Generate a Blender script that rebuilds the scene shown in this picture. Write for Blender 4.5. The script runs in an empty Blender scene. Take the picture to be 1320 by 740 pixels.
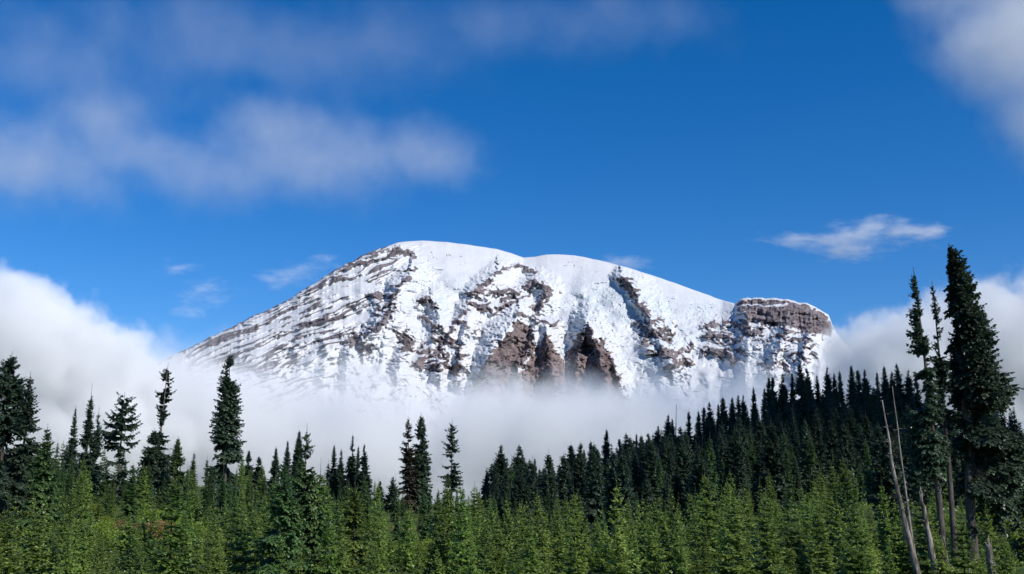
import bpy, bmesh, math, random
import numpy as np
from mathutils import Vector

R = math.radians
sc = bpy.context.scene
COL = sc.collection

# ------------------------------------------------------------------ camera, sky, sun, exposure
F = 1415.0                       # focal length in photo pixels (photo 1320 x 740)
P = R(12.75)                     # camera pitch
cP, sP = math.cos(P), math.sin(P)
cam_d = bpy.data.cameras.new("camera")
cam = bpy.data.objects.new("camera", cam_d)
COL.objects.link(cam)
cam_d.sensor_width = 36.0
cam_d.lens = 36.0 * F / 1320.0
cam_d.clip_start = 0.1
cam_d.clip_end = 200000.0
cam.location = (0, 0, 0)
cam.rotation_euler = (math.pi / 2 + P, 0, 0)
sc.camera = cam

SUN_AZ = R(130)                  # clockwise from the viewing direction (+Y)
SUN_EL = R(38)
to_sun = Vector((math.sin(SUN_AZ) * math.cos(SUN_EL), math.cos(SUN_AZ) * math.cos(SUN_EL), math.sin(SUN_EL)))

world = bpy.data.worlds.new("World")
sc.world = world
world.use_nodes = True
wt = world.node_tree
wt.nodes.clear()
sky = wt.nodes.new("ShaderNodeTexSky")
sky.sky_type = 'NISHITA'
sky.sun_disc = False
sky.sun_elevation = SUN_EL
sky.sun_rotation = SUN_AZ
sky.altitude = 1500
sky.air_density = 1.0
sky.dust_density = 0.0
sky.ozone_density = 3.0
hs = wt.nodes.new("ShaderNodeHueSaturation")
hs.inputs["Saturation"].default_value = 1.39
hs.inputs["Value"].default_value = 1.0
hs.inputs["Hue"].default_value = 0.508
bg = wt.nodes.new("ShaderNodeBackground")
bg.inputs["Strength"].default_value = 0.108
wo = wt.nodes.new("ShaderNodeOutputWorld")
wt.links.new(sky.outputs[0], hs.inputs["Color"])
wt.links.new(hs.outputs[0], bg.inputs["Color"])
wt.links.new(bg.outputs[0], wo.inputs["Surface"])

sun_d = bpy.data.lights.new("sun", 'SUN')
sun_d.energy = 4.4
sun_d.angle = R(0.5)
sun_d.color = (1.0, 0.95, 0.88)
sun = bpy.data.objects.new("sun", sun_d)
COL.objects.link(sun)
sun.rotation_euler = (-to_sun).to_track_quat('-Z', 'Y').to_euler()

sc.view_settings.view_transform = 'Standard'
sc.view_settings.look = 'None'
sc.view_settings.gamma = 1.0
sc.view_settings.use_curve_mapping = False
sc.view_settings.exposure = 0.32

sc.render.engine = 'CYCLES'
cy = sc.cycles
cy.max_bounces = 6
cy.diffuse_bounces = 2
cy.glossy_bounces = 1
cy.transmission_bounces = 2
cy.volume_bounces = 8
cy.transparent_max_bounces = 24
cy.volume_step_rate = 1.0
cy.volume_max_steps = 256
cy.use_denoising = True

rng = np.random.default_rng(7)
random.seed(7)


# ------------------------------------------------------------------ photo geometry helpers
def at(u, v, y):
    """world point at depth y (metres along +Y) on the sight line of photo pixel (u, v)"""
    a = (u - 660.0) / F
    b = (370.0 - v) / F
    k = cP - b * sP
    return a * y / k, y, y * (sP + b * cP) / k


def row_slope(v):
    b = (370.0 - v) / F
    return (sP + b * cP) / (cP - b * sP)


# ------------------------------------------------------------------ numpy noise
def _hash(ix, iy, seed):
    h = (ix.astype(np.int64) * 374761393 + iy.astype(np.int64) * 668265263 + seed * 974634777) & 0xFFFFFFFF
    h = ((h ^ (h >> 13)) * 1274126177) & 0xFFFFFFFF
    return (h ^ (h >> 16)) & 0xFFFFFFFF


def perlin(x, y, seed=0):
    ix = np.floor(x); iy = np.floor(y)
    fx = x - ix; fy = y - iy
    ux = fx * fx * fx * (fx * (fx * 6 - 15) + 10)
    uy = fy * fy * fy * (fy * (fy * 6 - 15) + 10)

    def g(dx, dy):
        a = _hash(ix + dx, iy + dy, seed) * (2 * math.pi / 4294967296.0)
        return np.cos(a) * (fx - dx) + np.sin(a) * (fy - dy)
    n0 = g(0, 0) * (1 - ux) + g(1, 0) * ux
    n1 = g(0, 1) * (1 - ux) + g(1, 1) * ux
    return (n0 * (1 - uy) + n1 * uy) * 1.5


def fbm(x, y, oct=5, seed=0, gain=0.5, lac=2.03):
    s = 0.0; a = 1.0
    for i in range(oct):
        s = s + a * perlin(x, y, seed + i * 17)
        x = x * lac + 3.1; y = y * lac + 1.7; a *= gain
    return s


def ridged(x, y, oct=5, seed=0, gain=0.5, lac=2.05):
    s = 0.0; a = 1.0; t = 0.0
    for i in range(oct):
        s = s + a * (1.0 - np.abs(perlin(x, y, seed + i * 13)) * 1.6)
        t += a
        x = x * lac + 5.3; y = y * lac + 2.9; a *= gain
    return s / t


def sstep(a, b, x):
    t = np.clip((x - a) / (b - a), 0, 1)
    return t * t * (3 - 2 * t)


# ------------------------------------------------------------------ object helpers
def setp(o, label=None, cat=None, group=None, kind=None):
    if label: o["label"] = label
    if cat: o["category"] = cat
    if group: o["group"] = group
    if kind: o["kind"] = kind
    return o


def mesh_np(name, verts, quads, mat=None, smooth=True, tris=None):
    me = bpy.data.meshes.new(name)
    verts = np.asarray(verts, dtype=np.float32).reshape(-1, 3)
    polys = [np.asarray(quads, dtype=np.int32).reshape(-1, 4)]
    nq = len(polys[0])
    me.vertices.add(len(verts))
    me.vertices.foreach_set("co", verts.ravel())
    me.loops.add(nq * 4)
    me.loops.foreach_set("vertex_index", polys[0].ravel())
    me.polygons.add(nq)
    me.polygons.foreach_set("loop_start", np.arange(nq, dtype=np.int32) * 4)
    try:
        me.polygons.foreach_set("loop_total", np.full(nq, 4, dtype=np.int32))
    except Exception:
        pass
    me.update(calc_edges=True)
    me.validate()
    me.polygons.foreach_set("use_smooth", np.full(len(me.polygons), smooth, dtype=bool))
    if mat: me.materials.append(mat)
    return me


def fattr(me, name, vals):
    a = me.attributes.new(name, 'FLOAT', 'POINT')
    a.data.foreach_set("value", np.asarray(vals, dtype=np.float32))


def link_obj(name, me, parent=None, loc=(0, 0, 0)):
    o = bpy.data.objects.new(name, me)
    COL.objects.link(o)
    o.location = loc
    if parent: o.parent = parent
    return o


class NT:
    """small helper to wire nodes"""
    def __init__(self, name):
        self.mat = bpy.data.materials.new(name)
        self.mat.use_nodes = True
        self.t = self.mat.node_tree
        self.t.nodes.clear()
        self.out = self.t.nodes.new("ShaderNodeOutputMaterial")

    def n(self, typ, **kw):
        nd = self.t.nodes.new(typ)
        for k, v in kw.items():
            setattr(nd, k, v)
        return nd

    def put(self, sock, v):
        if hasattr(v, "is_output"):
            self.t.links.new(v, sock)
        else:
            sock.default_value = v

    def math(self, op, a, b=None, c=None, clamp=False):
        nd = self.n("ShaderNodeMath", operation=op, use_clamp=clamp)
        self.put(nd.inputs[0], a)
        if b is not None: self.put(nd.inputs[1], b)
        if c is not None: self.put(nd.inputs[2], c)
        return nd.outputs[0]

    def vmath(self, op, a, b=None):
        nd = self.n("ShaderNodeVectorMath", operation=op)
        self.put(nd.inputs[0], a)
        if b is not None: self.put(nd.inputs[1], b)
        return nd.outputs["Value"] if op in ("LENGTH", "DOT_PRODUCT") else nd.outputs[0]

    def noise(self, vec, scale, detail=4, rough=0.55, dist=0.0):
        nd = self.n("ShaderNodeTexNoise")
        self.put(nd.inputs["Vector"], vec)
        nd.inputs["Scale"].default_value = scale
        nd.inputs["Detail"].default_value = detail
        nd.inputs["Roughness"].default_value = rough
        nd.inputs["Distortion"].default_value = dist
        return nd.outputs[0]

    def ramp(self, f, a, b, lo=0.0, hi=1.0, smooth=True):
        nd = self.n("ShaderNodeMapRange", interpolation_type='SMOOTHSTEP' if smooth else 'LINEAR')
        self.put(nd.inputs["Value"], f)
        nd.inputs["From Min"].default_value = a
        nd.inputs["From Max"].default_value = b
        nd.inputs["To Min"].default_value = lo
        nd.inputs["To Max"].default_value = hi
        return nd.outputs[0]

    def mix(self, f, a, b):
        nd = self.n("ShaderNodeMix", data_type='RGBA')
        self.put(nd.inputs[0], f)
        self.put(nd.inputs[6], a if hasattr(a, "is_output") else (*a, 1.0))
        self.put(nd.inputs[7], b if hasattr(b, "is_output") else (*b, 1.0))
        return nd.outputs[2]

    def attr(self, name):
        nd = self.n("ShaderNodeAttribute", attribute_name=name)
        return nd.outputs["Fac"]

    def link(self, a, b):
        self.t.links.new(a, b)


# ------------------------------------------------------------------ materials
def mat_mountain():
    m = NT("snow_and_rock")
    pos = m.n("ShaderNodeNewGeometry").outputs["Position"]
    rock = m.attr("rock"); red = m.attr("red"); ice = m.attr("ice")
    fine = m.noise(pos, 0.034, 5, 0.62)
    mid = m.noise(pos, 0.006, 4, 0.6)
    k = m.math('ADD', rock, m.math('MULTIPLY', m.math('SUBTRACT', fine, 0.5), 0.5))
    mask = m.ramp(k, 0.45, 0.57)
    dark = m.mix(m.ramp(m.math('ADD', m.math('MULTIPLY', fine, 0.5), m.math('MULTIPLY', mid, 0.5)), 0.36, 0.64), (0.050, 0.046, 0.055), (0.21, 0.192, 0.210))
    warm = m.mix(m.ramp(m.math('ADD', m.math('MULTIPLY', fine, 0.5), m.math('MULTIPLY', mid, 0.5)), 0.36, 0.64), (0.070, 0.046, 0.044), (0.27, 0.200, 0.182))
    rc = m.mix(red, dark, warm)
    snow = m.mix(m.ramp(mid, 0.3, 0.7), (0.56, 0.572, 0.592), (0.52, 0.534, 0.556))
    snow = m.mix(m.math('MULTIPLY', ice, m.ramp(fine, 0.42, 0.62)), snow, (0.40, 0.49, 0.54))
    col = m.mix(mask, snow, rc)
    b = m.n("ShaderNodeBsdfPrincipled")
    m.link(col, b.inputs["Base Color"])
    m.link(m.ramp(mask, 0, 1, 0.6, 0.92), b.inputs["Roughness"])
    b.inputs["Specular IOR Level"].default_value = 0.2
    bp = m.n("ShaderNodeBump")
    m.link(m.ramp(mask, 0, 1, 0.08, 0.75), bp.inputs["Strength"])
    bp.inputs["Distance"].default_value = 13.0
    m.link(fine, bp.inputs["Height"])
    m.link(bp.outputs[0], b.inputs["Normal"])
    m.link(b.outputs[0], m.out.inputs["Surface"])
    return m.mat


def mat_ground():
    m = NT("meadow_ground")
    pos = m.n("ShaderNodeNewGeometry").outputs["Position"]
    a = m.noise(pos, 0.09, 4, 0.6); b_ = m.noise(pos, 1.7, 5, 0.65); c_ = m.noise(pos, 0.035, 3, 0.5)
    col = m.mix(m.ramp(a, 0.35, 0.65), (0.028, 0.055, 0.012), (0.075, 0.115, 0.022))
    col = m.mix(m.ramp(b_, 0.45, 0.7), col, (0.05, 0.045, 0.022))
    col = m.mix(m.ramp(c_, 0.62, 0.72), col, (0.14, 0.085, 0.03))
    b = m.n("ShaderNodeBsdfPrincipled")
    m.link(col, b.inputs["Base Color"])
    b.inputs["Roughness"].default_value = 0.95
    b.inputs["Specular IOR Level"].default_value = 0.1
    bp = m.n("ShaderNodeBump")
    bp.inputs["Strength"].default_value = 0.8
    bp.inputs["Distance"].default_value = 0.25
    m.link(b_, bp.inputs["Height"])
    m.link(bp.outputs[0], b.inputs["Normal"])
    m.link(b.outputs[0], m.out.inputs["Surface"])
    return m.mat


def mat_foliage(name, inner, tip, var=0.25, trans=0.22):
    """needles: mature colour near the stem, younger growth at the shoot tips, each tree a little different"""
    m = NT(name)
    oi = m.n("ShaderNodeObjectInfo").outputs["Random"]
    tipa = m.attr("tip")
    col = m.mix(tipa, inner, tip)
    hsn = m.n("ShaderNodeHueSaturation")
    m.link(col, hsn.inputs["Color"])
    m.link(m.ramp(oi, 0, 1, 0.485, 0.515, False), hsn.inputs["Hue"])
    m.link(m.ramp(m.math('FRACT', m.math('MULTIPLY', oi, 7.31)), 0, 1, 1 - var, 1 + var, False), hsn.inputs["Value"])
    d = m.n("ShaderNodeBsdfPrincipled")
    m.link(hsn.outputs[0], d.inputs["Base Color"])
    d.inputs["Roughness"].default_value = 0.42
    d.inputs["Specular IOR Level"].default_value = 0.5
    t = m.n("ShaderNodeBsdfTranslucent")
    m.link(hsn.outputs[0], t.inputs["Color"])
    mx = m.n("ShaderNodeMixShader")
    mx.inputs[0].default_value = trans
    m.link(d.outputs[0], mx.inputs[1])
    m.link(t.outputs[0], mx.inputs[2])
    m.link(mx.outputs[0], m.out.inputs["Surface"])
    return m.mat


def mat_bark(name, c0, c1, scale=6.0):
    m = NT(name)
    tc = m.n("ShaderNodeTexCoord").outputs["Object"]
    st = m.vmath('MULTIPLY', tc, (1.0, 1.0, 0.22))
    n1 = m.noise(st, scale, 5, 0.65)
    n2 = m.noise(tc, 0.8, 3, 0.5)
    col = m.mix(m.ramp(m.math('ADD', m.math('MULTIPLY', n1, 0.7), m.math('MULTIPLY', n2, 0.3)), 0.38, 0.62), c0, c1)
    b = m.n("ShaderNodeBsdfPrincipled")
    m.link(col, b.inputs["Base Color"])
    b.inputs["Roughness"].default_value = 0.9
    b.inputs["Specular IOR Level"].default_value = 0.15
    bp = m.n("ShaderNodeBump")
    bp.inputs["Strength"].default_value = 0.7
    bp.inputs["Distance"].default_value = 0.04
    m.link(n1, bp.inputs["Height"])
    m.link(bp.outputs[0], b.inputs["Normal"])
    m.link(b.outputs[0], m.out.inputs["Surface"])
    return m.mat


M_MOUNT = mat_mountain()
M_GROUND = mat_ground()
M_OLD = mat_foliage("old_fir_needles", (0.027, 0.050, 0.037), (0.078, 0.122, 0.068), 0.28, 0.24)  # dark green, lifted and blued to stand in for haze on far trees
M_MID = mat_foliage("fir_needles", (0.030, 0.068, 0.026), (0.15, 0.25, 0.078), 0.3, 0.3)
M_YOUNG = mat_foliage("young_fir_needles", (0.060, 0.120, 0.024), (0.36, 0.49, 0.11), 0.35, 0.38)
M_DEADFOL = mat_foliage("withered_needles", (0.035, 0.03, 0.022), (0.06, 0.05, 0.035), 0.2, 0.1)
M_SHRUB = mat_foliage("shrub_leaves", (0.10, 0.165, 0.02), (0.23, 0.32, 0.042), 0.25, 0.38)
M_RUST = mat_foliage("autumn_leaves", (0.17, 0.115, 0.035), (0.27, 0.18, 0.06), 0.2, 0.3)
M_BARK = mat_bark("fir_bark", (0.034, 0.029, 0.026), (0.10, 0.086, 0.076))
M_PALE = mat_bark("weathered_wood", (0.04, 0.034, 0.03), (0.27, 0.24, 0.21), 6.0)


# ------------------------------------------------------------------ terrain
CU = np.array([-900, 0, 100, 200, 300, 400, 500, 600, 640, 700, 760, 860, 950, 1000, 1080, 1160, 1230, 1320, 2200], float)
CD = np.array([330, 300, 290, 290, 300, 310, 320, 330, 345, 375, 405, 435, 460, 470, 480, 480, 440, 400, 400], float)
CV = np.array([618, 612, 620, 626, 632, 640, 646, 650, 652, 648, 634, 606, 582, 562, 550, 548, 562, 584, 610], float)
CUs = np.linspace(-900, 2200, 400)


def _sm(tab):
    t = np.interp(CUs, CU, tab)
    k = np.hanning(17); k /= k.sum()
    return np.convolve(np.pad(t, 8, mode='edge'), k, mode='valid')


CDs, CVs = _sm(CD), _sm(CV)


def ground_z(x, y):
    x = np.asarray(x, float); y = np.asarray(y, float)
    d = np.sqrt(x * x + y * y)
    az = np.arctan2(x, y)
    u = 660 + F * np.tan(np.clip(az, -1.25, 1.25)) * 1.025
    dc = np.interp(u, CUs, CDs); vc = np.interp(u, CUs, CVs)
    dn = 45.0
    s = np.clip(np.log(np.maximum(d, dn) / dn) / np.log(dc / dn), 0, 1)
    v = 778 + (vc - 778) * s
    b = (370.0 - v) / F
    e = (sP + b * cP) / (cP - b * sP)
    dd = np.minimum(d, dc)
    z = np.where(d < dn, -1.7 + (d / dn) * (dn * row_slope(778) + 1.7), dd * e)
    drop = np.maximum(d - dc, 0)
    z = z - 0.28 * drop * sstep(0, 60, drop)
    z = np.maximum(z, -150 + 0 * z)
    w = sstep(1.35, 0.95, np.abs(az))
    z = z * w + (1 - w) * np.maximum(-1.7 - 0.02 * d, -150)
    bump = fbm(x / 40, y / 40, 3, 5) * 0.9 * sstep(30, 90, d)
    return z + bump


def build_terrain():
    az = np.concatenate([np.linspace(-math.pi, -0.75, 50)[:-1], np.linspace(-0.75, 0.75, 260), np.linspace(0.75, math.pi, 50)[1:]])
    rad = np.concatenate([np.geomspace(1.0, 20, 14)[:-1], np.geomspace(20, 900, 150)[:-1], np.geomspace(900, 70000, 40)])
    A, D = np.meshgrid(az, rad, indexing='ij')
    X = np.sin(A) * D; Y = np.cos(A) * D
    Z = ground_z(X, Y)
    na, nr = A.shape
    verts = np.stack([X, Y, Z], -1).reshape(-1, 3)
    i = np.arange(na * nr).reshape(na, nr)
    q = np.stack([i[:-1, :-1], i[:-1, 1:], i[1:, 1:], i[1:, :-1]], -1).reshape(-1, 4)
    # close the small hole under the camera with a fan of quads to the centre
    c = len(verts)
    verts = np.vstack([verts, [[0, 0, -1.7]]])
    ring = i[:, 0]
    fan = [[ring[k + 2], ring[k + 1], ring[k], c] for k in range(0, na - 2, 2)]
    q = np.vstack([q[:, ::-1], fan])
    me = mesh_np("ground", verts, q, M_GROUND)
    return setp(link_obj("ground", me), "green meadow slope and wooded ridge in front of the fog", "ground", kind="structure")


build_terrain()

# ------------------------------------------------------------------ the mountain
SIL = np.array([(-700, 690), (-300, 660), (0, 598), (100, 543), (150, 508), (215, 462), (240, 450), (262, 439), (300, 421), (322, 409), (340, 402), (362, 391), (380, 381), (405, 365),
                (430, 349), (450, 338), (470, 328), (487, 321), (500, 317), (512, 313), (525, 311), (545, 310), (575, 312), (600, 315), (640, 321), (658, 326), (675, 332), (690, 331),
                (705, 328), (720, 328), (740, 329), (770, 335), (810, 345), (850, 358), (890, 372), (925, 385), (940, 389.5), (947, 391), (955, 386), (965, 384), (990, 384), (1015, 386),
                (1040, 391), (1058, 399), (1068, 406), (1073, 420), (1082, 434), (1100, 455), (1150, 500), (1250, 560), (1400, 610), (2000, 690)], float)


def poly_in(px, py, poly):
    inside = np.zeros(px.shape, bool)
    n = len(poly)
    for i in range(n):
        x0, y0 = poly[i]; x1, y1 = poly[(i + 1) % n]
        if y0 == y1: continue
        c = (y0 > py) != (y1 > py)
        inside ^= c & (px < (x1 - x0) * (py - y0) / (y1 - y0) + x0)
    return inside


def seg_dist(px, py, pts):
    d = np.full(px.shape, 1e9)
    for (x0, y0), (x1, y1) in zip(pts[:-1], pts[1:]):
        dx, dy = x1 - x0, y1 - y0
        t = np.clip(((px - x0) * dx + (py - y0) * dy) / (dx * dx + dy * dy + 1e-9), 0, 1)
        d = np.minimum(d, np.hypot(px - x0 - t * dx, py - y0 - t * dy))
    return d


def poly_sdf(px, py, poly):
    d = seg_dist(px, py, list(poly) + [poly[0]])
    return np.where(poly_in(px, py, poly), d, -d)


# rock strokes: points on the face, half width, relief in metres, warm tint
STROKES = [
    ([(637, 354), (652, 346), (669, 342), (690, 352)], 2.2, 60, 0.2),
    ([(607, 379), (618, 370), (631, 363)], 4, 120, 0.3), ([(612, 381), (632, 378), (649, 375), (666, 379)], 3.2, 90, 0.2),
    ([(666, 379), (676, 372), (690, 366), (704, 368), (706, 380), (697, 390), (690, 398)], 4.2, 140, 0.3),
    ([(631, 400), (655, 393), (684, 379)], 1.6, 40, 0.2), ([(650, 386), (668, 380)], 3, 60, 0.2),
    ([(607, 391), (619, 396), (634, 400)], 4, 100, 0.3), ([(604, 399), (593, 407), (585, 420), (577, 433)], 3.6, 130, 0.4),
    ([(592, 410), (602, 420), (612, 428)], 1.6, 50, 0.3), ([(545, 407), (558, 420), (568, 424)], 2.5, 60, 0.2),
    ([(559, 432), (568, 440), (565, 456), (576, 470)], 4, 90, 0.3), ([(584, 440), (592, 452), (592, 468), (585, 482)], 5, 120, 0.5),
    ([(571, 445), (577, 458)], 3, 60, 0.3),
    ([(690, 407), (700, 413), (706, 411)], 3, 60, 0.3), ([(713, 420), (722, 414)], 2, 40, 0.3), ([(666, 404), (680, 410), (692, 415)], 2, 40, 0.3),
    ([(822, 388), (829, 396), (836, 404)], 3.2, 110, 0.3), ([(824, 416), (834, 420), (845, 414)], 3.5, 90, 0.3),
    ([(828, 428), (842, 432), (856, 428), (862, 440)], 5.5, 110, 0.3), ([(832, 442), (842, 452), (858, 452), (868, 456)], 5, 120, 0.35),
    ([(862, 474), (874, 470), (885, 466)], 5, 110, 0.5), ([(870, 455), (880, 452), (890, 446)], 3, 60, 0.3), ([(848, 410), (858, 420)], 2, 50, 0.3),
    ([(908, 423), (925, 419), (944, 416), (956, 424)], 3.5, 70, 0.15), ([(912, 431), (930, 433), (948, 436), (960, 432)], 4, 90, 0.15),
    ([(918, 440), (938, 443), (956, 438)], 2, 50, 0.15), ([(908, 451), (925, 455), (940, 461), (955, 466)], 4.5, 90, 0.15), ([(938, 450), (955, 454), (962, 460)], 3, 60, 0.15),
    ([(960, 420), (970, 432), (978, 426)], 6, 110, 0.2), ([(972, 444), (984, 436), (996, 446)], 5, 90, 0.2),
    ([(1000, 440), (1016, 432), (1034, 440), (1044, 452)], 6, 120, 0.3), ([(1000, 458), (1020, 450), (1036, 462)], 6, 120, 0.3), ([(984, 468), (1000, 474), (1015, 474)], 5, 80, 0.3),
    ([(467, 336), (485, 326), (500, 321)], 2.4, 50, 0.25), ([(463, 341), (480, 336), (498, 332)], 1.6, 40, 0.25),
    ([(508, 345), (520, 350), (537, 346)], 1.8, 50, 0.15),
    ([(484, 384), (490, 390), (486, 400)], 5, 120, 0.1), ([(499, 392), (508, 384), (512, 372), (528, 358)], 3.5, 110, 0.1), ([(505, 402), (497, 414), (484, 424)], 5, 130, 0.15),
    ([(478, 424), (470, 432), (456, 437)], 3, 70, 0.2), ([(455, 440), (465, 448), (474, 452)], 7, 90, 0.2), ([(520, 434), (528, 442), (522, 450)], 7, 100, 0.25),
    ([(540, 390), (552, 386), (560, 398)], 3, 60, 0.0), ([(541, 466), (552, 455), (560, 470)], 8, 100, 0.5), ([(434, 352), (450, 343), (462, 340)], 2.5, 40, 0.3),
]
POLYS = [
    ([(500, 322), (516, 317), (527, 323), (538, 334), (530, 335), (518, 328), (505, 333), (497, 330)], 70, 0.2),
    ([(790, 361), (800, 357), (812, 359), (818, 367), (823, 380), (822, 390), (812, 384), (806, 372)], 230, 0.3),
    ([(668, 412), (658, 424), (646, 436), (634, 452), (624, 468), (612, 490), (596, 530), (640, 540), (664, 500), (668, 484), (680, 462), (692, 452), (690, 436), (684, 420)], 330, 0.6),
    ([(705, 424), (697, 438), (686, 455), (676, 470), (664, 488), (645, 530), (690, 545), (745, 530), (735, 486), (726, 466), (714, 447), (708, 434)], 360, 0.75),
    ([(757, 415), (750, 428), (738, 438), (732, 452), (733, 470), (728, 498), (722, 540), (815, 540), (802, 498), (796, 478), (786, 456), (776, 436), (770, 442), (764, 428)], 420, 0.75),
    ([(946, 392), (956, 387), (966, 385), (990, 386), (1016, 388), (1040, 393), (1060, 401), (1069, 410), (1074, 424), (1066, 438), (1047, 432), (1018, 423), (988, 420), (972, 416), (958, 408)], 260, 0.35),
]


def rk0(r):
    return np.clip(r, 0, 1)


RIDGES = [
    ([(668, 406), (648, 432), (632, 462), (622, 495)], 420, 26, 40), ([(690, 410), (688, 440), (672, 470), (664, 500)], 300, 16, 24), ([(705, 423), (706, 445), (712, 470), (716, 500)], 420, 26, 24),
    ([(757, 413), (762, 430), (772, 452), (782, 500)], 480, 24, 26), ([(757, 413), (748, 440), (744, 470), (742, 500)], 380, 18, 22), ([(775, 435), (788, 465), (800, 500)], 330, 16, 18),
    ([(800, 356), (815, 366), (823, 386), (838, 412), (850, 440), (866, 470)], 300, 15, 30), ([(528, 356), (512, 372), (506, 390), (500, 408), (484, 426), (468, 440)], 340, 18, 34),
    ([(640, 352), (612, 374), (600, 400), (582, 425), (570, 450), (566, 480)], 220, 16, 26), ([(690, 364), (706, 372), (698, 392), (690, 410)], 260, 18, 22), ([(600, 420), (594, 450), (590, 490)], 240, 14, 20),
    ([(540, 386), (553, 384), (562, 396), (570, 420)], 240, 16, 22), ([(956, 388), (964, 410), (966, 440), (962, 475)], 130, 26, 18), ([(1012, 424), (1004, 445), (992, 480)], 260, 16, 22),
    ([(1044, 430), (1036, 452), (1030, 480)], 260, 16, 20), ([(525, 430), (520, 450), (512, 480)], 200, 14, 22), ([(456, 436), (450, 456), (446, 480)], 180, 14, 20),
]


def build_mountain():
    us = np.concatenate([np.linspace(-700, 190, 90)[:-1], np.arange(190, 1110, 0.95), np.linspace(1110, 2000, 90)[1:]])
    ts = np.concatenate([np.linspace(0, 0.66, 300)[:-1], np.linspace(0.66, 1, 40)])
    U, T = np.meshgrid(us, ts, indexing='ij')
    vs = np.interp(us, SIL[:, 0], SIL[:, 1])
    vs = vs + 1.3 * fbm(us / 14, us * 0, 4, 3) * ((us < 470) | (us > 945)) + 0.35 * fbm(us / 22, us * 0 + 4, 3, 8)
    VC = vs[:, None]
    V = VC + T * (640 - np.minimum(VC, 630))
    # domain warp so outlines are ragged
    wu = U + 3.2 * fbm(U / 13, V / 9, 4, 21) + 2.0 * fbm(U / 4, V / 3, 2, 25)
    wv = V + 2.4 * fbm(U / 13, V / 9, 4, 31) + 1.4 * fbm(U / 4, V / 3, 2, 35)
    rock = np.zeros_like(U) - 0.2; rel = np.zeros_like(U); red = np.full_like(U, 0.15)
    # where snow lies in cracks and on ledges of the rock
    qx = U + 9 * fbm(U / 40, V / 40, 3, 401); qy = V + 7 * fbm(U / 40, V / 40, 3, 403)
    carve = ridged(qx / 30 + qy / 70, qy / 27 - qx / 130, 6, 211, 0.52) + 0.5 * ridged(qx / 46 - qy / 60, qy / 58, 4, 215, 0.5)
    du = np.gradient(carve, axis=0) / np.gradient(U, axis=0)
    dv = np.gradient(carve, axis=1) / np.maximum(np.gradient(V, axis=1), 0.05)
    steep = np.maximum(-dv, 0) * 1.1 + np.abs(du) * 0.75 - np.maximum(dv, 0) * 0.5
    core = (U > 220) & (U < 1070) & (V < 500)
    steep = (steep - np.median(steep[core])) / (np.percentile(steep[core], 90) - np.median(steep[core]))
    k5 = np.array([0.25, 0.5, 0.25])
    for ax in (0, 1):
        steep = np.apply_along_axis(lambda r: np.convolve(r, k5, mode='same'), ax, steep)
    steep = np.clip(steep, -1.2, 1.6)
    brk = 0.58 * steep - 0.06 + 0.10 * fbm(U / 6, V / 4, 3, 213, 0.6)
    for pts, w, h, rd in STROKES:
        pts = np.array(pts)
        x0, y0 = pts.min(0) - 30; x1, y1 = pts.max(0) + 30
        s = (U > x0) & (U < x1) & (V > y0) & (V < y1)
        d = seg_dist(wu[s], wv[s], pts.tolist())
        f = np.clip(0.86 * np.exp(-(d / (w * 1.5)) ** 2) + brk[s] * np.exp(-(d / (w * 3.2)) ** 2), -0.2, 1)
        rock[s] = np.maximum(rock[s], f)
        # ribs: steep to the left, easing to the right
        rel[s] = np.maximum(rel[s], h * np.exp(-(d / (w * 1.7)) ** 2))
        red[s] = np.maximum(red[s], rd * sstep(0.0, 0.4, f))
    for poly, h, rd in POLYS:
        p = np.array(poly)
        x0, y0 = p.min(0) - 30; x1, y1 = p.max(0) + 30
        s = (U > x0) & (U < x1) & (V > y0) & (V < y1)
        sd = poly_sdf(wu[s], wv[s], poly)
        f = np.clip(np.clip(0.5 + sd / 6.0, -0.2, 0.95) + np.clip(0.9 - sd / 40.0, 0.62, 1.0) * brk[s] * np.clip(1.2 + sd / 10.0, 0, 1), -0.2, 1)
        rock[s] = np.maximum(rock[s], f)
        rel[s] = np.maximum(rel[s], 0.3 * h * np.clip(sstep(-3, 9, sd), 0, 1))
        red[s] = np.maximum(red[s], rd * sstep(0.0, 0.5, f))
    # sharp crests that fall away on both sides and shade the snow beside them
    for pts, h, wl, wr in RIDGES:
        p = np.array(pts, float)
        x0, y0 = p.min(0) - 60; x1, y1 = p.max(0) + 60
        s = (U > x0) & (U < x1) & (V > y0) & (V < y1)
        a, b = wu[s], wv[s]
        d = seg_dist(a, b, pts)
        yy = np.clip(b, p[:, 1].min(), p[:, 1].max())
        o = np.argsort(p[:, 1])
        rx = np.interp(yy, p[o, 1], p[o, 0])
        wdt = np.where(a < rx, wl, wr)
        rel[s] = np.maximum(rel[s], 0.78 * h * np.clip(1 - d / wdt, 0, 1) ** 1.15)
    # strata of the left flank: thin rock bands that climb to the right
    ca, sa = math.cos(R(-21)), math.sin(R(-21))
    A = U * ca + V * sa; B = -U * sa + V * ca
    strata = ridged(A / 120 + 0.4 * fbm(U / 50, V / 30, 2, 3), B / 6.6 + 0.7 * fbm(U / 90, V / 45, 2, 19) + 0.35 * fbm(U / 40, V / 25, 3, 9), 4, 41)
    edge = V - VC
    reg = sstep(215, 260, U) * sstep(525, 440, U + 0.55 * (V - 400)) * sstep(1.5, 6, edge)
    breaks = fbm(U / 30, V / 14, 4, 61)
    rs = (strata - 0.60) * 3.2 + 0.40 * breaks + 0.14 * steep + 0.55 * fbm(U / 75, V / 32, 3, 63) + 0.22 * sstep(30, 4, edge) + 0.14
    rock = np.where(reg > 0, np.maximum(rock, reg * np.clip(rs, -0.2, 0.95)), rock)
    rel += reg * 36 * np.clip(rs + 0.1, 0, 1)
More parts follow.
